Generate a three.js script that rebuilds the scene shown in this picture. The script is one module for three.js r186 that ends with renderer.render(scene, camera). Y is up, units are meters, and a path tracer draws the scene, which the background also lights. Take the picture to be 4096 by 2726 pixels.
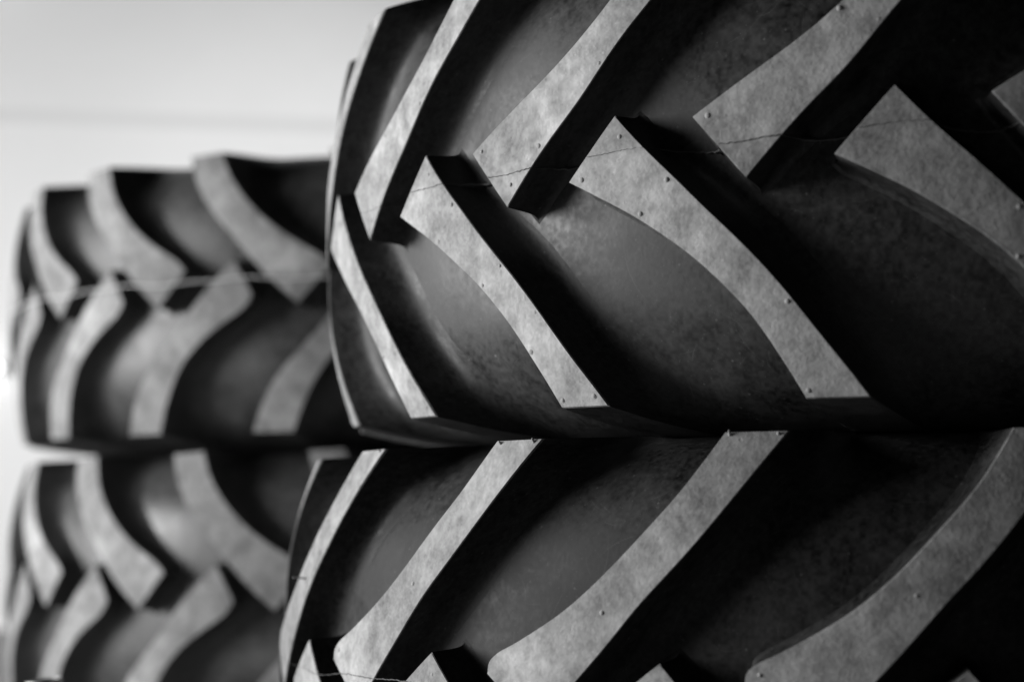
import * as THREE from 'three';
import { RectAreaLightUniformsLib } from 'three/addons/lights/RectAreaLightUniformsLib.js';
import { toCreasedNormals } from 'three/addons/utils/BufferGeometryUtils.js';
import { RoundedBoxGeometry } from 'three/addons/geometries/RoundedBoxGeometry.js';

// ---------------------------------------------------------------- camera, light, exposure
const scene = new THREE.Scene();
scene.background = new THREE.Color(0.004, 0.004, 0.004);
const camera = new THREE.PerspectiveCamera(21.67, 1024 / 681, 0.05, 60);
camera.position.set(0, 0, 0);
camera.rotation.set(0.0909, 0, 0);
camera.focus = 1.96;
camera.userData.fStop = 2.05;
scene.add(camera);

const renderer = new THREE.WebGLRenderer({ antialias: true });
renderer.setSize(1024, 681);
renderer.toneMapping = THREE.LinearToneMapping;
renderer.toneMappingExposure = 1;
renderer.shadowMap.enabled = true;
RectAreaLightUniformsLib.init();

function areaLight(name, w, h, intensity, pos, target) {
  const l = new THREE.RectAreaLight(0xffffff, intensity, w, h);
  l.name = name; l.position.set(...pos); l.lookAt(...target); scene.add(l);
  return l;
}
// daylight from a tall door on the left of the stacks
areaLight('door_light', 3.6, 2.4, 25, [-6.4, 1.05, -2.6], [0.3, 0.25, -2.8]);
// ceiling strip that washes the back wall
const spot = new THREE.SpotLight(0xffffff, 26, 0, THREE.MathUtils.degToRad(24), 0.8, 2);
spot.name = 'wall_spot_light'; spot.position.set(1.0, 2.6, -4.0); spot.target.position.set(-0.75, 0.8, -7.6); spot.shadow.radius = 4;
scene.add(spot, spot.target);

// ---------------------------------------------------------------- random, noise, textures
function rng(seed) { let s = seed >>> 0; return () => { s = (s + 0x6d2b79f5) >>> 0; let t = s; t = Math.imul(t ^ (t >>> 15), t | 1); t ^= t + Math.imul(t ^ (t >>> 7), t | 61); return ((t ^ (t >>> 14)) >>> 0) / 4294967296; }; }
function tileNoise(size, cx, cy, seed) {          // smooth value noise that tiles, -1..1
  const R = rng(seed), g = new Float32Array(cx * cy);
  for (let i = 0; i < g.length; i++) g[i] = R() * 2 - 1;
  const out = new Float32Array(size * size);
  for (let y = 0; y < size; y++) {
    const fy = y / size * cy, y0 = Math.floor(fy), ty = fy - y0, sy = ty * ty * (3 - 2 * ty), ya = (y0 % cy) * cx, yb = ((y0 + 1) % cy) * cx;
    for (let x = 0; x < size; x++) {
      const fx = x / size * cx, x0 = Math.floor(fx), tx = fx - x0, sx = tx * tx * (3 - 2 * tx), xa = x0 % cx, xb = (x0 + 1) % cx;
      const a = g[ya + xa] + (g[ya + xb] - g[ya + xa]) * sx, b = g[yb + xa] + (g[yb + xb] - g[yb + xa]) * sx;
      out[y * size + x] = a + (b - a) * sy;
    }
  }
  return out;
}
function fbm(size, base, oct, gain, seed, ax = 1, ay = 1) {
  const out = new Float32Array(size * size); let amp = 1, tot = 0;
  for (let o = 0; o < oct; o++) {
    const n = tileNoise(size, Math.max(1, Math.round(base * ax)) << o, Math.max(1, Math.round(base * ay)) << o, seed + o * 17);
    for (let i = 0; i < out.length; i++) out[i] += n[i] * amp;
    tot += amp; amp *= gain;
  }
  for (let i = 0; i < out.length; i++) out[i] /= tot;
  return out;
}
const enc = (v) => { v = Math.min(1, Math.max(0, v)); return Math.round(255 * (v <= 0.0031308 ? v * 12.92 : 1.055 * Math.pow(v, 1 / 2.4) - 0.055)); };
function tex(field, size, srgb, rep) {
  const d = new Uint8Array(size * size * 4);
  for (let i = 0; i < size * size; i++) { const v = srgb ? enc(field[i]) : Math.round(255 * Math.min(1, Math.max(0, field[i]))); d[4 * i] = d[4 * i + 1] = d[4 * i + 2] = v; d[4 * i + 3] = 255; }
  const t = new THREE.DataTexture(d, size, size);
  t.wrapS = t.wrapT = THREE.RepeatWrapping; t.magFilter = THREE.LinearFilter; t.minFilter = THREE.LinearMipmapLinearFilter; t.generateMipmaps = true;
  if (srgb) t.colorSpace = THREE.SRGBColorSpace;
  t.repeat.set(1 / rep, 1 / rep); t.needsUpdate = true;
  return t;
}
function strokes(f, size, seed, n, len, add, curl, width = 1) {   // fine scuffs
  const R = rng(seed);
  for (let k = 0; k < n; k++) {
    let x = R() * size, y = R() * size, a = R() * 6.283; const L = len * (0.3 + R()), c = (R() - 0.5) * curl, s = add * (0.3 + R());
    for (let i = 0; i < L; i++) {
      const e = Math.sin(Math.PI * i / L);
      for (let w = 0; w < width; w++) { const xi = ((Math.round(x) + w) % size + size) % size, yi = ((Math.round(y)) % size + size) % size; f[yi * size + xi] += s * e; }
      x += Math.cos(a); y += Math.sin(a); a += c;
    }
  }
}
function specks(f, size, seed, n, rmax, add) {
  const R = rng(seed);
  for (let k = 0; k < n; k++) {
    const x = Math.floor(R() * size), y = Math.floor(R() * size), r = rmax * Math.pow(R(), 3), s = add * (0.25 + 0.75 * R()), m = Math.ceil(r);
    for (let j = -m; j <= m; j++) for (let i = -m; i <= m; i++) { const d = Math.hypot(i, j); if (d <= r + 0.3) f[((y + j + size) % size) * size + (x + i + size) % size] += s; }
  }
}
const S = 1024;
// worn, dusty contact face of a lug: 0.6 m tile
const faceLow = fbm(S, 4, 5, 0.62, 11), faceMid = fbm(S, 26, 3, 0.7, 41), faceFine = fbm(S, 130, 2, 0.9, 71), faceStreak = fbm(S, 12, 4, 0.75, 91, 2, 1);
const faceF = new Float32Array(S * S), faceB = new Float32Array(S * S);
for (let i = 0; i < S * S; i++) {
  faceF[i] = 1 + 0.6 * faceLow[i] + 0.42 * faceMid[i] * (1 + 1.4 * faceLow[i]) + 0.24 * faceFine[i] + 0.36 * faceStreak[i] + 0.3 * Math.max(0, faceLow[i] + 0.5 * faceStreak[i] - 0.28);
  faceB[i] = 0.5 + 0.3 * faceFine[i] + 0.25 * faceMid[i];
}
strokes(faceF, S, 5, 1800, 30, 0.12, 0.04); strokes(faceF, S, 6, 1500, 24, -0.13, 0.05); strokes(faceF, S, 61, 60, 110, 0.2, 0.01);
specks(faceF, S, 7, 500, 2.4, 0.35); specks(faceF, S, 8, 420, 2.2, -0.3);
specks(faceB, S, 9, 500, 2.2, -0.4);
const faceAlb = faceF.map((v) => 0.355 * Math.max(0.3, v));
// smooth moulded rubber between the lugs: 1.1 m tile
const casLow = fbm(S, 5, 4, 0.6, 211), casMid = fbm(S, 24, 3, 0.7, 241), casFine = fbm(S, 170, 2, 0.9, 271);
const casF = new Float32Array(S * S), casB = new Float32Array(S * S), casR = new Float32Array(S * S);
for (let i = 0; i < S * S; i++) {
  const sm = Math.max(0, casLow[i] * 1.4 - 0.15);
  casF[i] = 2.2 * (0.030 * (1 + 0.45 * casMid[i] + 0.75 * casFine[i] + 0.3 * casLow[i]) + 0.03 * sm * (0.7 + 0.8 * casMid[i]));
  casB[i] = 0.5 + 0.3 * casFine[i] + 0.1 * casMid[i];
  casR[i] = 0.52 + 0.14 * casLow[i] + 0.12 * casMid[i] + 0.1 * casFine[i];
}
strokes(casF, S, 15, 900, 34, 0.045, 0.12); strokes(casF, S, 16, 120, 90, 0.045, 0.05);
specks(casF, S, 17, 5000, 1.0, 0.15); specks(casF, S, 18, 120, 1.8, 0.22);
const wallLow = fbm(512, 3, 4, 0.55, 311);
const wallF = wallLow.map((v) => 0.82 + 0.07 * v);
const floorN = fbm(512, 8, 5, 0.6, 341);
const floorF = floorN.map((v) => 0.3 * (1 + 0.5 * v));

const T = {
  face: tex(faceAlb, S, true, 0.6), faceBump: tex(faceB, S, false, 0.6),
  cas: tex(casF, S, true, 1.1), casBump: tex(casB, S, false, 1.1), casRough: tex(casR, S, false, 1.1),
  wall: tex(wallF, 512, true, 3), floor: tex(floorF, 512, true, 1.5),
};
const M = {
  face: new THREE.MeshStandardMaterial({ map: T.face, roughness: 0.78, bumpMap: T.faceBump, bumpScale: 0.0006, vertexColors: true }),
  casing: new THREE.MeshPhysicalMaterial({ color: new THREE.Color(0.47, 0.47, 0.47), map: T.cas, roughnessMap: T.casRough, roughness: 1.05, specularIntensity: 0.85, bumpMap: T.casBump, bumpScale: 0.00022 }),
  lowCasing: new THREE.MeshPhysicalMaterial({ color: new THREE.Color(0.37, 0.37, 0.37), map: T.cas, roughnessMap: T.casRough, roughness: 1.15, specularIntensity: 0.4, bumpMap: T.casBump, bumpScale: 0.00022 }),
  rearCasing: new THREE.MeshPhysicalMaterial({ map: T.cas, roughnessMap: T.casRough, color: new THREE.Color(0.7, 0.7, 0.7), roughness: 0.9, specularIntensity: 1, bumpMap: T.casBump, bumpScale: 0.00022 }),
  nub: new THREE.MeshStandardMaterial({ color: new THREE.Color(0.33, 0.33, 0.33), roughness: 0.8 }),
  seam: new THREE.MeshStandardMaterial({ color: new THREE.Color(0.09, 0.09, 0.09), roughness: 0.6 }),
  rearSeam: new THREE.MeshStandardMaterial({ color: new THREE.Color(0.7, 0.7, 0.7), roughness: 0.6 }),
  wall: new THREE.MeshStandardMaterial({ map: T.wall, roughness: 0.9 }),
  rail: new THREE.MeshStandardMaterial({ color: new THREE.Color(0.71, 0.71, 0.71), roughness: 0.9 }),
  floor: new THREE.MeshStandardMaterial({ map: T.floor, roughness: 0.85 }),
  glow: new THREE.MeshStandardMaterial({ color: 0xffffff, emissive: 0xffffff, emissiveIntensity: 4, roughness: 0.6 }),
  grey: new THREE.MeshStandardMaterial({ color: new THREE.Color(0.5, 0.5, 0.5), roughness: 0.5 }),
  metal: new THREE.MeshStandardMaterial({ color: new THREE.Color(0.35, 0.35, 0.35), metalness: 1, roughness: 0.55 }),
  darkMetal: new THREE.MeshStandardMaterial({ color: new THREE.Color(0.02, 0.02, 0.02), roughness: 0.45 }),
};
function mesh(name, geo, mat, parent) {
  const m = new THREE.Mesh(geo, mat); m.name = name; m.castShadow = m.receiveShadow = true; parent.add(m);
  return m;
}

// ---------------------------------------------------------------- setting
const FLOOR = -0.52;
{
  const g = new THREE.BoxGeometry(16, 0.2, 14), uv = g.attributes.uv;
  for (let i = 0; i < uv.count; i++) uv.setXY(i, uv.getX(i) * 16, uv.getY(i) * 14);
  const f = mesh('floor', g, M.floor, scene); f.position.set(0, FLOOR - 0.1, -3.4); f.userData.kind = 'structure';
  const wg = new THREE.BoxGeometry(14, 5, 0.2), wuv = wg.attributes.uv;
  for (let i = 0; i < wuv.count; i++) wuv.setXY(i, wuv.getX(i) * 14, wuv.getY(i) * 5);
  const w = mesh('back_wall', wg, M.wall, scene); w.position.set(-0.9, FLOOR + 2.5, -7.75); w.rotation.y = 0.15;
  w.userData = { label: 'plain white wall far behind the tyre stacks', category: 'wall' };
  const r = mesh('wall_rail', new THREE.BoxGeometry(14, 0.055, 0.008), M.rail, w);
  r.position.set(0, 1.64 - (FLOOR + 2.5), 0.1035);
}

// ---------------------------------------------------------------- tyres
const DELTA = 2 * Math.PI / 19, RM = 0.9;
const DROP = [[0, 0.050], [0.10, 0.054], [0.16, 0.063], [0.205, 0.080], [0.24, 0.104], [0.265, 0.135], [0.283, 0.180], [0.293, 0.235], [0.297, 0.300]];
function drop(u) {
  u = Math.abs(u);
  for (let i = 1; i < DROP.length; i++) if (u <= DROP[i][0]) {
    const a = DROP[i - 1], b = DROP[i], p = DROP[Math.max(0, i - 2)], n = DROP[Math.min(DROP.length - 1, i + 1)];
    const t = (u - a[0]) / (b[0] - a[0]), h = b[0] - a[0];
    const ma = (b[1] - p[1]) / Math.max(1e-6, b[0] - p[0]) * h, mb = (n[1] - a[1]) / (n[0] - a[0]) * h;
    return a[1] * (2 * t ** 3 - 3 * t * t + 1) + ma * (t ** 3 - 2 * t * t + t) + b[1] * (3 * t * t - 2 * t ** 3) + mb * (t ** 3 - t * t);
  }
  return 0.3;
}
function resample(pts, n) {                 // Catmull-Rom through the points, even spacing
  const c = new THREE.CatmullRomCurve3(pts.map(([t, v]) => new THREE.Vector3(t * RM, v, 0)), false, 'centripetal');
  return c.getSpacedPoints(n).map((p) => [p.x / RM, p.y]);
}
const P3 = (r, th, v) => [r * Math.sin(th), v, r * Math.cos(th)];
// wall profile: height fraction, flare on the steep side, flare on the long-radius side, share of the shoulder run-out
const PROF = [[1, 0, 0, 0], [0.978, 0.0008, 0.0010, 0.04], [0.66, 0.0020, 0.0060, 0.30], [0.40, 0.0030, 0.0108, 0.55], [0.23, 0.0040, 0.0155, 0.72], [0.12, 0.0054, 0.0212, 0.85], [0.05, 0.0076, 0.0280, 0.94], [0.012, 0.0108, 0.0350, 0.985], [-0.025, 0.0155, 0.0450, 1.0]];
const RINGS = [PROF[0], PROF[1]];          // the same profile with three times the rings, for smooth fillets
for (let k = 1; k + 1 < PROF.length; k++) for (let j = 1; j <= 3; j++) {
  const a = PROF[Math.max(1, k - 1)], b = PROF[k], c = PROF[k + 1], d = PROF[Math.min(PROF.length - 1, k + 2)], u = j / 3;
  RINGS.push(b.map((_, m) => 0.5 * (2 * b[m] + (c[m] - a[m]) * u + (2 * a[m] - 5 * b[m] + 4 * c[m] - d[m]) * u * u + (3 * b[m] - a[m] - 3 * c[m] + d[m]) * u ** 3)));
}
// spec: { R, c2, vm, lead, trail } -- lead and trail run from the inner end to the shoulder, dir = -1 (down) or +1 (up)
function makeLug(spec, tpl, seed, turn) {
  const R = rng(seed), N = spec.N, F = N / 80, Mx = 8;
  const rOut = (v) => spec.R - spec.c2 * Math.pow(Math.abs(v / 0.3), 2.5);
  const rCar = (v) => spec.R - drop((v - spec.vm) / spec.ws);
  const wob = (ph) => (i) => 0.00035 * (Math.sin(i / F * 0.2 + ph) + 0.6 * Math.sin(i / F * 0.5 + ph * 2.1) + 0.4 * Math.sin(i / F * 1.0 + ph * 3.3));
  const wa = wob(R() * 6), wb = wob(R() * 6);
  const fade = (i) => Math.min(1, i / F / 7, (N - i) / F / 7);
  const L = resample(tpl.lead, N).map(([t, v], i) => [t + wa(i) * fade(i) / RM, v + wa(i + 9) * 0.5 * fade(i)]);
  const Tr = resample(tpl.trail, N).map(([t, v], i) => [t + wb(i) * fade(i) / RM, v + wb(i + 9) * 0.5 * fade(i)]);
  const mix = (a, b, s) => [a[0] + (b[0] - a[0]) * s, a[1] + (b[1] - a[1]) * s];
  const sg = tpl.turnSign, dir = Math.sign(L[N][1] - L[0][1]);
  const edgeN = (p, q) => { const x = (q[0] - p[0]) * RM, y = q[1] - p[1], l = Math.hypot(x, y) || 1; return [y / l * sg, -x / l * sg]; };
  const nL = edgeN(L[N - 1], L[N]), nT = edgeN(Tr[N], Tr[N - 1]);
  for (const E of [L, Tr]) for (let pass = 0; pass < 40 * F * F; pass++) {      // ease out the kinks of the measured outline
    const q = E.map((x) => [...x]);
    for (let i = 2; i < N - 1; i++) if (tpl.round !== true || E !== L || i > 17 * F) for (const c of [0, 1]) E[i][c] = 0.5 * q[i][c] + 0.25 * (q[i - 1][c] + q[i + 1][c]);
  }
  const ramp = (x) => { x = Math.min(1, x); return x * x * (3 - 2 * x); };
  // outline loop
  const loop = [];
  for (let i = 0; i < N; i++) loop.push({ p: L[i], w: 0, c: 0, f: 0, edge: i ? 'lead' : 'end' });
  for (let j = 0; j <= 3; j++) loop.push({ p: L[N], w: 0, c: 0, f: j / 3, m: nL });
  for (let j = 1; j < Mx; j++) loop.push({ p: mix(L[N], Tr[N], j / Mx), w: j / Mx, c: j / Mx, f: 1 });
  for (let j = 6; j >= 0; j--) loop.push({ p: Tr[N], w: 1, c: 1, f: j / 6, m: nT });
  for (let i = N - 1; i >= 0; i--) loop.push({ p: Tr[i], w: ramp(i / F / 44), c: 1, f: 0, edge: i ? 'trail' : 'end' });
  for (let j = Mx - 1; j > 0; j--) loop.push({ p: mix(L[0], Tr[0], j / Mx), w: 0, c: 0, f: 0, edge: 'end' });
  const n = loop.length;
  for (let i = 0; i < n; i++) {
    const a = loop[(i + n - 1) % n].p, b = loop[i].p, c = loop[(i + 1) % n].p;
    if (loop[i].m) { loop[i].n = loop[i].m; continue; }
    const n1 = edgeN(a, b), n2 = edgeN(b, c); let mx = n1[0] + n2[0], my = n1[1] + n2[1]; const l = Math.hypot(mx, my) || 1; mx /= l; my /= l;
    const k = Math.min(1.2, 1 / Math.max(0.3, mx * n1[0] + my * n1[1]));
    loop[i].n = [mx * k, my * k];
  }
  { // even out the flare direction along the long edges
    const sm = loop.map((e) => [...e.n]);
    for (let i = 0; i < n; i++) {
      const e = loop[i]; if (e.m || e.f) continue;
      let x = 0, y = 0, c = 0;
      const W = e.edge === 'trail' ? Math.round(24 * F) : Math.round(13 * F); for (let d = -W; d <= W; d++) { const q = loop[(i + d + n) % n]; if (q.f || q.edge !== e.edge) continue; x += q.n[0]; y += q.n[1]; c++; }
      if (c > 3 && e.edge !== 'end') { const l = Math.hypot(x, y), k = Math.hypot(...e.n); sm[i] = [x / l * k, y / l * k]; }
    }
    loop.forEach((e, i) => { e.n = sm[i]; });
  }
  const vEdge = spec.vm + dir * 0.2935 * spec.ws;
  const prof = RINGS;
  const pos = [], uv = [], idx = [];
  const u0 = R() * 5, w0 = R() * 5;
  prof.forEach(([s, oa, ob, q]) => {
    for (const e of loop) {
      let t, v;
      const o = oa + (ob - oa) * e.w, hr = (rOut(e.p[1]) - rCar(e.p[1])) / 0.052, h = 1 + e.w * (Math.min(1.45, Math.max(1, hr)) - 1);
      const side = (nL[0] * (1 - e.c) * oa + nT[0] * e.c * ob) * h, m = e.n ?? nL;
      const t1 = e.p[0] + m[0] * o * h / RM, v1 = e.p[1] + m[1] * o * h, t2 = e.p[0] + (tpl.shift * q + side) / RM, v2 = e.p[1] + (vEdge - e.p[1]) * q;
      t = t1 + (t2 - t1) * e.f; v = v1 + (v2 - v1) * e.f;
      const lim = spec.vm + dir * 0.2935 * spec.ws; if ((v - lim) * dir > 0) v = lim;
      const ro = rOut(e.p[1]), rc = rCar(v);
      pos.push(...P3(rc + s * (ro - rc), t, v)); const ss = Math.max(0, s) * 0.06; uv.push((t - m[0] * ss / RM + turn) / (2 * Math.PI) * 5.5, spec.arc(v - spec.vm) - m[1] * ss);
    }
  });
  for (let k = 1; k + 1 < prof.length; k++) for (let i = 0; i < n; i++) {
    const a = k * n + i, b = k * n + (i + 1) % n, c = a + n, d = b + n;
    if (sg > 0) idx.push(a, c, b, b, c, d); else idx.push(a, b, c, b, d, c);
  }
  const g = new THREE.BufferGeometry();
  g.setAttribute('position', new THREE.Float32BufferAttribute(pos, 3)); g.setAttribute('uv', new THREE.Float32BufferAttribute(uv, 2)); g.setIndex(idx);
  g.scale(2000, 2000, 2000);                 // creases are found on a coarse grid: work in half millimetres
  const wall = toCreasedNormals(g, 0.7); wall.scale(1 / 2000, 1 / 2000, 1 / 2000);
  // contact face
  const fp = [], fu = [], fc = [], fi = [];
  const tone = (0.86 + 0.22 * R()) * spec.tone, ang = (R() - 0.5) * 1.2, ca = Math.cos(ang), sa = Math.sin(ang), tip = 0.78 + 0.2 * R();
  for (let i = 0; i <= N; i++) for (let j = 0; j <= Mx; j++) {
    const [t, v] = mix(L[i], Tr[i], j / Mx);
    fp.push(...P3(rOut(v) + 0.0001, t, v));
    const x = t * RM, y = v; fu.push(x * ca - y * sa + u0, x * sa + y * ca + w0);
    const beyond = (v - spec.seamV) * dir < 0 ? tip : 1;
    const c = tone * beyond; fc.push(c, c, c);
  }
  for (let i = 0; i < N; i++) for (let j = 0; j < Mx; j++) {
    const a = i * (Mx + 1) + j, b = a + 1, c = a + Mx + 1, d = c + 1;
    if (sg > 0) fi.push(a, c, b, b, c, d); else fi.push(a, b, c, b, d, c);
  }
  { // worn rounded rim down to the wall
    const o0 = fp.length / 3, uvAt = (e) => { const x = e.p[0] * RM, y = e.p[1]; return [x * ca - y * sa + u0, x * sa + y * ca + w0]; };
    for (const k of [0, 1]) loop.forEach((e, i) => {
      const q = 3 * (k * n + i); fp.push(pos[q], pos[q + 1], pos[q + 2]); const [a, b] = uvAt(e); fu.push(a, b + k * 0.002);
      const c = tone * (0.4 + 0.3 * R()); fc.push(c, c, c);
    });
    for (let i = 0; i < n; i++) { const a = o0 + i, b = o0 + (i + 1) % n, c = a + n, d = b + n; if (sg > 0) fi.push(a, c, b, b, c, d); else fi.push(a, b, c, b, d, c); }
  }
  const f = new THREE.BufferGeometry();
  f.setAttribute('position', new THREE.Float32BufferAttribute(fp, 3)); f.setAttribute('uv', new THREE.Float32BufferAttribute(fu, 2)); f.setAttribute('color', new THREE.Float32BufferAttribute(fc, 3)); f.setIndex(fi);
  f.computeVertexNormals();
  // orientation check: face normals must look outwards
  const nr = f.attributes.normal, q = Math.round(37 * F) * (Mx + 1) + 4;
  const out = nr.getX(q) * fp[3 * q] + nr.getZ(q) * fp[3 * q + 2];
  if (out < 0) throw new Error('face turned inwards');
  return { wall, face: f, L, Tr, loop: loop.map((e) => e.p), mix, rOut, rCar };
}
const nubGeo = (() => {
  const p = [[0.0001, 0.0017], [0.0013, 0.0016], [0.0019, 0.0012], [0.0021, 0.0004], [0.0028, 0.0003], [0.0034, -0.0006]].map(([x, y]) => new THREE.Vector2(x, y)).reverse();
  return new THREE.LatheGeometry(p, 12);
})();
const hairGeo = new THREE.CylinderGeometry(0.0006, 0.0019, 0.007, 8).translate(0, 0.0035, 0);
const longHairGeo = new THREE.CylinderGeometry(0.0009, 0.0013, 0.017, 8).translate(0, 0.0085, 0);

function insidePoly(t, v, poly) {
  let c = false;
  for (let i = 0, j = poly.length - 1; i < poly.length; j = i++) { const a = poly[i], b = poly[j]; if ((a[1] > v) !== (b[1] > v) && t < (b[0] - a[0]) * (v - a[1]) / (b[1] - a[1]) + a[0]) c = !c; }
  return c;
}
function distPoly(t, v, poly) {
  let d = 1e9;
  for (let i = 0, j = poly.length - 1; i < poly.length; j = i++) {
    const ax = poly[j][0] * RM, ay = poly[j][1], bx = poly[i][0] * RM, by = poly[i][1], px = t * RM, dx = bx - ax, dy = by - ay;
    const s = Math.min(1, Math.max(0, ((px - ax) * dx + (v - ay) * dy) / (dx * dx + dy * dy || 1))); d = Math.min(d, Math.hypot(ax + dx * s - px, ay + dy * s - v));
  }
  return d;
}
const BASE = 0.2995;
function orient(tpl) {
  const loop = [...tpl.lead, ...[...tpl.trail].reverse()]; let area = 0;
  loop.forEach((a, i) => { const b = loop[(i + 1) % loop.length]; area += a[0] * b[1] - b[0] * a[1]; });
  tpl.turnSign = area > 0 ? 1 : -1;
}
function makeTyre(cfg) {
  const tyre = new THREE.Group(); tyre.name = cfg.name; scene.add(tyre);
  tyre.userData = { label: cfg.label, category: 'tyre', group: 'tractor tyres stacked flat in two piles' };
  tyre.rotation.set(cfg.tx, 0, cfg.tz, 'ZXY');
  const spec = { R: cfg.R, c2: cfg.c2, vm: cfg.vm, seamV: cfg.seamV, tone: cfg.tone ?? 0.94, ws: cfg.ws, N: cfg.nubs ? 120 : 60 };
  const off = new THREE.Vector3(0, cfg.vm - BASE, 0).applyEuler(tyre.rotation);
  tyre.position.set(cfg.ax, cfg.yc, cfg.az).add(off);
  const lift = BASE - cfg.vm;
  // casing: tread base, sidewalls, bead, liner
  const pr = [];
  for (let i = 0; i <= 60; i++) { const u = -0.297 + 0.594 * i / 60; pr.push([cfg.R - drop(u), u * cfg.ws]); }
  const half = [[0.60, 0.2985], [0.56, 0.292], [0.525, 0.278], [0.512, 0.262], [0.505, 0.25], [0.495, 0.238], [0.49, 0.22], [0.50, 0.205], [0.55, 0.215], [0.65, 0.245], [0.75, 0.235], [0.81, 0.18], [0.835, 0.10], [0.84, 0]];
  const top = half.map(([r, u]) => [r, u * cfg.ws]), bot = half.slice(0, -1).map(([r, u]) => [r, -u * cfg.ws]).reverse();
  const closed = [...pr, ...top, ...bot, pr[0]];
  const lathe = new THREE.LatheGeometry(closed.map(([r, u]) => new THREE.Vector2(r, u)), 228), cum = [0];
  for (let i = 1; i < closed.length; i++) cum.push(cum[i - 1] + Math.hypot(closed[i][0] - closed[i - 1][0], closed[i][1] - closed[i - 1][1]));
  for (let i = 0, uvA = lathe.attributes.uv; i < uvA.count; i++) uvA.setXY(i, uvA.getX(i) * 5.5, cum[i % closed.length]);   // metres
  spec.arc = (u) => { const x = Math.min(59.999, Math.max(0, (u / cfg.ws + 0.297) / 0.594 * 60)), i = Math.floor(x); return cum[i] + (cum[i + 1] - cum[i]) * (x - i); };
  const cas = mesh('casing', lathe, cfg.rubber, tyre); cas.position.y = BASE; cas.rotation.y = cfg.turn;
  // lugs
  orient(cfg.up); orient(cfg.down);
  const made = [];
  const R = rng(cfg.seed + 999);
  for (let k = 0; k < 19; k++) for (const row of ['up', 'down']) {
    const g = makeLug(spec, cfg[row], cfg.seed + k * 7 + (row === 'up' ? 0 : 500), (k - 5) * DELTA - cfg.turn);
    made.push([k, g]);
    const lug = mesh('lug', g.wall, cfg.rubber, tyre); lug.position.y = lift; lug.rotation.y = (k - 5) * DELTA;
    mesh('wear_face', g.face, M.face, lug);
    const th = g.L[Math.round(spec.N * 0.46)][0] + (k - 5) * DELTA, wrapped = Math.atan2(Math.sin(th), Math.cos(th));
    if (cfg.nubs && wrapped > -1.9 && wrapped < 0.5) for (const [s, w, kind, rows] of cfg.nubs) {
      if (rows && rows !== row) continue;
      if (kind === 'hair' ? R() < 0.35 : !kind && R() < 0.42) continue;
      if (kind === 'long' && k !== 6) continue;
      const i = Math.min(spec.N, Math.max(0, Math.round((s + (s > 0.1 && s < 0.9 ? (R() - 0.5) * 0.1 : 0)) * spec.N))), wj = w + (R() - 0.5) * 0.03, p = g.mix(g.L[i], g.Tr[i], wj);
      const nb = mesh('rubber_nub', kind === 'hair' ? hairGeo : kind === 'long' ? longHairGeo : nubGeo, M.nub, lug);
      nb.position.set(...P3(g.rOut(p[1]), p[0], p[1]));
      const nrm = new THREE.Vector3(Math.sin(p[0]), kind === 'hair' ? (row === 'up' ? 0.9 : -0.9) : 0, Math.cos(p[0]));
      nrm.x += (R() - 0.5) * (kind ? 0.5 : 0.25); nrm.y += (R() - 0.5) * (kind ? 0.5 : 0.25);
      nb.quaternion.setFromUnitVectors(new THREE.Vector3(0, 1, 0), nrm.normalize());
      const sc = 0.85 + 0.35 * R(); nb.scale.set(sc, sc * (0.3 + 0.7 * R()), sc);
    }
  }
  // parting line: a thin crinkled flash that runs over lugs and channels
  const polys = [];
  for (const [k, g] of made) polys.push(g.loop.map(([t, v]) => [t + (k - 5) * DELTA, v]));
  const fo = [], step = 0.0035; const nst = Math.floor(2 * Math.PI / step);
  const ref = made[0][1];
  const wavy = rng(cfg.seed + 5);
  for (let i = 0; i < nst; i++) {
    const th = -Math.PI + 2 * Math.PI * i / nst;
    const v = cfg.seamV + 0.0025 * Math.sin(th * 19 + 1) + 0.0015 * Math.sin(th * 41) + (wavy() - 0.5) * 0.0013;
    let r = ref.rCar(v), best = r;
    for (const p of polys) for (const sft of [0, -2 * Math.PI, 2 * Math.PI]) {
      const t = th + sft; if (t < p[0][0] - 0.6 || t > p[0][0] + 0.6) continue;
      if (cfg.taut) best = ref.rOut(v);
      else if (insidePoly(t, v, p)) best = Math.max(best, ref.rOut(v));
      else { const d = distPoly(t, v, p); if (d < 0.045) { const pf = PROF.map((x) => [Math.max(0, x[0]), (x[1] + x[2]) / 2]); for (let q = 1; q < pf.length; q++) if (d <= pf[q][1] && pf[q][1] > pf[q - 1][1]) { const f = (d - pf[q - 1][1]) / (pf[q][1] - pf[q - 1][1]), s = pf[q - 1][0] + (pf[q][0] - pf[q - 1][0]) * f; best = Math.max(best, r + s * (ref.rOut(v) - r)); break; } } }
    }
    const fp = new THREE.Vector3(...P3(best + 0.0003, th, v)); fp.w = best > r + 0.02 ? 0.00042 : 0.00105; fo.push(fp);
  }
  const tubePos = [], tubeIdx = [], K = 5;
  for (let i = 0; i < fo.length; i++) {
    const a = fo[(i + fo.length - 1) % fo.length], b = fo[i], c = fo[(i + 1) % fo.length];
    const tan = c.clone().sub(a).normalize(), rad = new THREE.Vector3(b.x, 0, b.z).normalize(), bi = tan.clone().cross(rad).normalize(), no = bi.clone().cross(tan);
    const w = cfg.thread ?? (cfg.seamW ?? 1) * b.w * (0.15 + 1.3 * Math.pow(Math.abs(Math.sin(i * 0.021 + Math.sin(i * 0.0071) * 3)), 0.6) * (0.5 + wavy()));
    for (let j = 0; j < K; j++) { const an = 2 * Math.PI * j / K, p = b.clone().addScaledVector(no, Math.cos(an) * w * 1.1).addScaledVector(bi, Math.sin(an) * w); tubePos.push(p.x, p.y, p.z); }
  }
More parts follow.
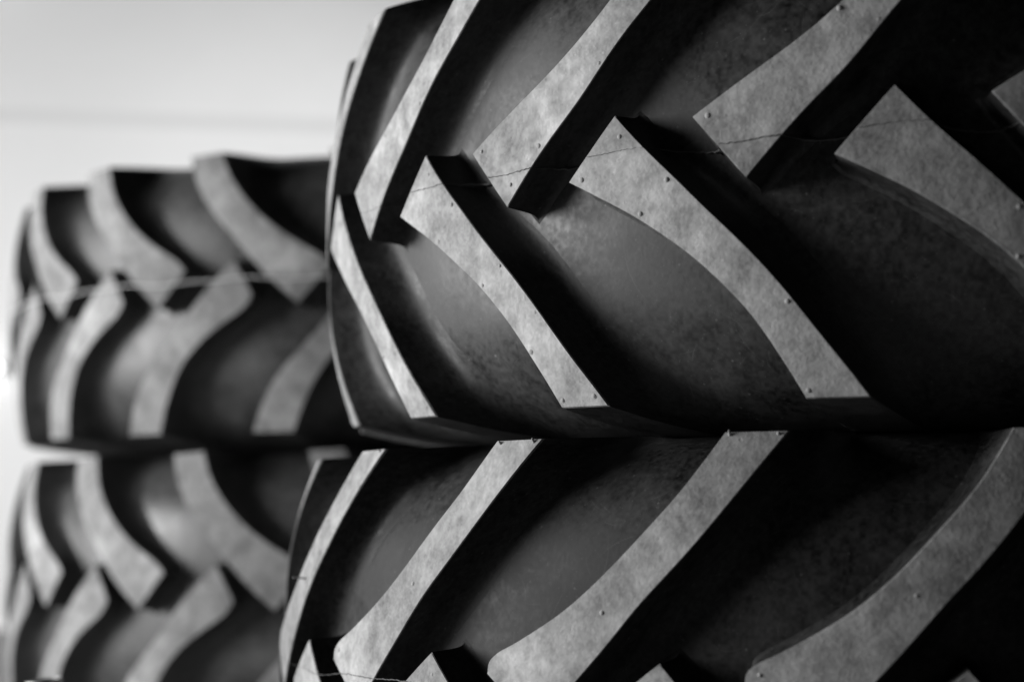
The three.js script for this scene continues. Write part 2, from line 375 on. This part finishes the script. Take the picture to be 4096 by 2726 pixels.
  for (let i = 0; i < fo.length; i++) for (let j = 0; j < K; j++) { const i2 = (i + 1) % fo.length, a = i * K + j, b = i * K + (j + 1) % K, c = i2 * K + j, d = i2 * K + (j + 1) % K; tubeIdx.push(a, b, c, b, d, c); }
  const tg = new THREE.BufferGeometry(); tg.setAttribute('position', new THREE.Float32BufferAttribute(tubePos, 3)); tg.setIndex(tubeIdx); tg.computeVertexNormals();
  mesh('mould_seam', tg, cfg.seamMat ?? M.seam, tyre).position.y = lift;
  return tyre;
}
const shiftPts = (pts, dt, dv) => pts.map(([t, v]) => [t + dt, v + dv]);
const mirror = (pts, dt, vc) => pts.map(([t, v]) => [t + dt, 2 * vc - v]);

// front pile, square-ended lugs
const T1D = {
  lead: [[-1.355, -0.028], [-1.31, -0.050], [-1.265, -0.073], [-1.226, -0.098], [-1.19, -0.122], [-1.162, -0.147], [-1.138, -0.170], [-1.118, -0.195], [-1.102, -0.219], [-1.085, -0.245], [-1.071, -0.270]],
  trail: [[-1.289, 0.036], [-1.254, 0], [-1.204, -0.045], [-1.176, -0.072], [-1.150, -0.095], [-1.114, -0.131], [-1.085, -0.163], [-1.060, -0.194], [-1.035, -0.226], [-1.016, -0.248], [-1.0, -0.270]], shift: 0.022,
};
const T1U = {
  lead: [[-1.187, 0.024], [-1.14, 0.050], [-1.097, 0.073], [-1.06, 0.094], [-1.024, 0.119], [-0.984, 0.152], [-0.958, 0.178], [-0.940, 0.200], [-0.922, 0.223], [-0.899, 0.262]],
  trail: [[-1.125, -0.044], [-1.086, -0.006], [-1.051, 0.026], [-1.012, 0.057], [-0.980, 0.092], [-0.945, 0.130], [-0.913, 0.158], [-0.889, 0.183], [-0.865, 0.210], [-0.828, 0.262]], shift: 0.022,
};
makeTyre({ name: 'tractor_tyre', label: 'upper tyre of the sharp front stack, large square-ended bars', seed: 3, rubber: M.casing, turn: 0.4,
  R: 0.91959, c2: 0.04486, ws: 1.035, vm: 0, seamV: -0.004, ax: 0.64986, yc: 0.38462, az: -2.61761, tx: 0.00543, tz: 0.0093, up: T1U, down: T1D,
  nubs: [[0.03, 0.1], [0.05, 0.86], [0.3, 0.1], [0.52, 0.1], [0.75, 0.1], [0.975, 0.1], [0.24, 0.9], [0.47, 0.9], [0.72, 0.9], [0.97, 0.88]] });

// lower front tyre, bars with rounded inner corners
const T2U = {
  lead: [[-1.726, 0.046], [-1.7235, 0.058], [-1.712, 0.067], [-1.690, 0.077], [-1.658, 0.092], [-1.617, 0.114], [-1.575, 0.145], [-1.540, 0.176], [-1.508, 0.208], [-1.480, 0.235], [-1.457, 0.264], [-1.431, 0.2995]],
  trail: [[-1.650, -0.006], [-1.612, 0.031], [-1.580, 0.061], [-1.55, 0.091], [-1.521, 0.123], [-1.487, 0.154], [-1.464, 0.177], [-1.433, 0.211], [-1.404, 0.244], [-1.377, 0.275], [-1.356, 0.2995]], shift: 0.02, round: true,
};
const T2D = { round: true, lead: mirror(T2U.lead, 0.157, 0.029), trail: mirror(T2U.trail, 0.157, 0.029), shift: 0.02 };
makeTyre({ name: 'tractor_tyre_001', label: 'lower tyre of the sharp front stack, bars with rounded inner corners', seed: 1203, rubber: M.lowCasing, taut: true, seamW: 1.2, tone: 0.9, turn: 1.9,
  R: 0.92453, c2: 0.04987, ws: 0.955, vm: 0.029, seamV: 0.0285, ax: 0.59234, yc: -0.24367, az: -2.62756, tx: -0.02136, tz: -0.00058, up: T2U, down: T2D,
  nubs: [[0.05, 0.1], [0.05, 0.86], [0.42, 0.55], [0.995, 0.12, 'hair'], [0.995, 0.88, 'hair'], [0.5, 0.5, 'long', 'up']] });

// rear pile, chevrons pointing the other way, curved bars
const T3U = {
  lead: [[-1.096, 0.262], [-1.072, 0.206], [-1.030, 0.150], [-0.99, 0.110], [-0.945, 0.065], [-0.905, 0.025], [-0.875, -0.001], [-0.826, -0.038]].reverse(),
  trail: [[-1.018, 0.266], [-0.99, 0.214], [-0.940, 0.158], [-0.882, 0.110], [-0.827, 0.077], [-0.785, 0.056], [-0.767, 0.046], [-0.759, 0.031]].reverse(), shift: -0.02,
};
const T3D = {
  lead: [[-0.97, 0.047], [-1.045, -0.017], [-1.085, -0.058], [-1.125, -0.103], [-1.168, -0.141], [-1.21, -0.182], [-1.245, -0.235], [-1.268, -0.284]],
  trail: [[-0.930, -0.018], [-0.930, -0.035], [-0.942, -0.046], [-0.967, -0.059], [-1.03, -0.094], [-1.086, -0.138], [-1.130, -0.195], [-1.177, -0.284]], shift: -0.02,
};
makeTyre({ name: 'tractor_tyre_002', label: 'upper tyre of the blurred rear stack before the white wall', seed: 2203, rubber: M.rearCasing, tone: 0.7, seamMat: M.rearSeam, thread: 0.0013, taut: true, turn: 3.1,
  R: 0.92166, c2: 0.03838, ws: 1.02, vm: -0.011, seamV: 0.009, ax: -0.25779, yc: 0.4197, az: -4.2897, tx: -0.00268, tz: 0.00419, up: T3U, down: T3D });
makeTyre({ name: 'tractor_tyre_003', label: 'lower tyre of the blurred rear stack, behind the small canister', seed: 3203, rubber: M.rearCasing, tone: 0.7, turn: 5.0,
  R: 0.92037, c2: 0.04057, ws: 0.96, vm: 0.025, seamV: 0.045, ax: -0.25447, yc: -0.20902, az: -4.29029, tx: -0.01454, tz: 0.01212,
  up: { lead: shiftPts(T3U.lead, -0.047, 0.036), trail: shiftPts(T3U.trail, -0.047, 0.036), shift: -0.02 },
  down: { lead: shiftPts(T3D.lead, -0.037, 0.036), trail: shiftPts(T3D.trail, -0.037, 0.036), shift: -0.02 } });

// ---------------------------------------------------------------- small things
{
  // glowing bulkhead lamp on the wall at the left edge
  const g = new THREE.Group(); g.name = 'wall_lamp'; scene.add(g);
  g.position.set(-2.195, 0.505, -7.44); g.rotation.y = 0.15;
  g.userData = { label: 'small glowing wall lamp at the left edge beside the rear stack', category: 'lamp' };
  mesh('back_plate', new RoundedBoxGeometry(0.12, 0.05, 0.02, 3, 0.009), M.grey, g).position.set(0, 0.06, 0.0);
  mesh('diffuser', new RoundedBoxGeometry(0.1, 0.03, 0.045, 4, 0.014), M.glow, g).position.set(0, 0.06, 0.04);
  const pl = new THREE.PointLight(0xffffff, 0.008, 0, 2); pl.position.set(0, 0.03, 0.1); pl.castShadow = true; g.add(pl);
}
{
  // dark round canister in front of the rear stack, only its rim in the picture
  const g = new THREE.Group(); g.name = 'metal_canister'; scene.add(g);
  g.position.set(-0.624, FLOOR - 0.001, -2.55); g.rotation.z = 0.14;
  g.userData = { label: 'dark narrow canister with a shiny round rim, bottom left corner', category: 'canister' };
  const body = [[0.0001, 0], [0.027, 0], [0.029, 0.004], [0.029, 0.247], [0.026, 0.263], [0.024, 0.269]].map(([x, y]) => new THREE.Vector2(x, y));
  mesh('body', new THREE.LatheGeometry(body, 40), M.darkMetal, g);
  const rim = [[0.0238, 0.258], [0.0262, 0.259], [0.0268, 0.264], [0.0255, 0.269], [0.0235, 0.268], [0.0225, 0.262], [0.0001, 0.264]].map(([x, y]) => new THREE.Vector2(x, y + 0.007));
  mesh('lid', new THREE.LatheGeometry(rim, 40), M.metal, g);
}

scene.traverse((o) => { if (o.isMesh) { o.castShadow = true; o.receiveShadow = true; } });
renderer.render(scene, camera);
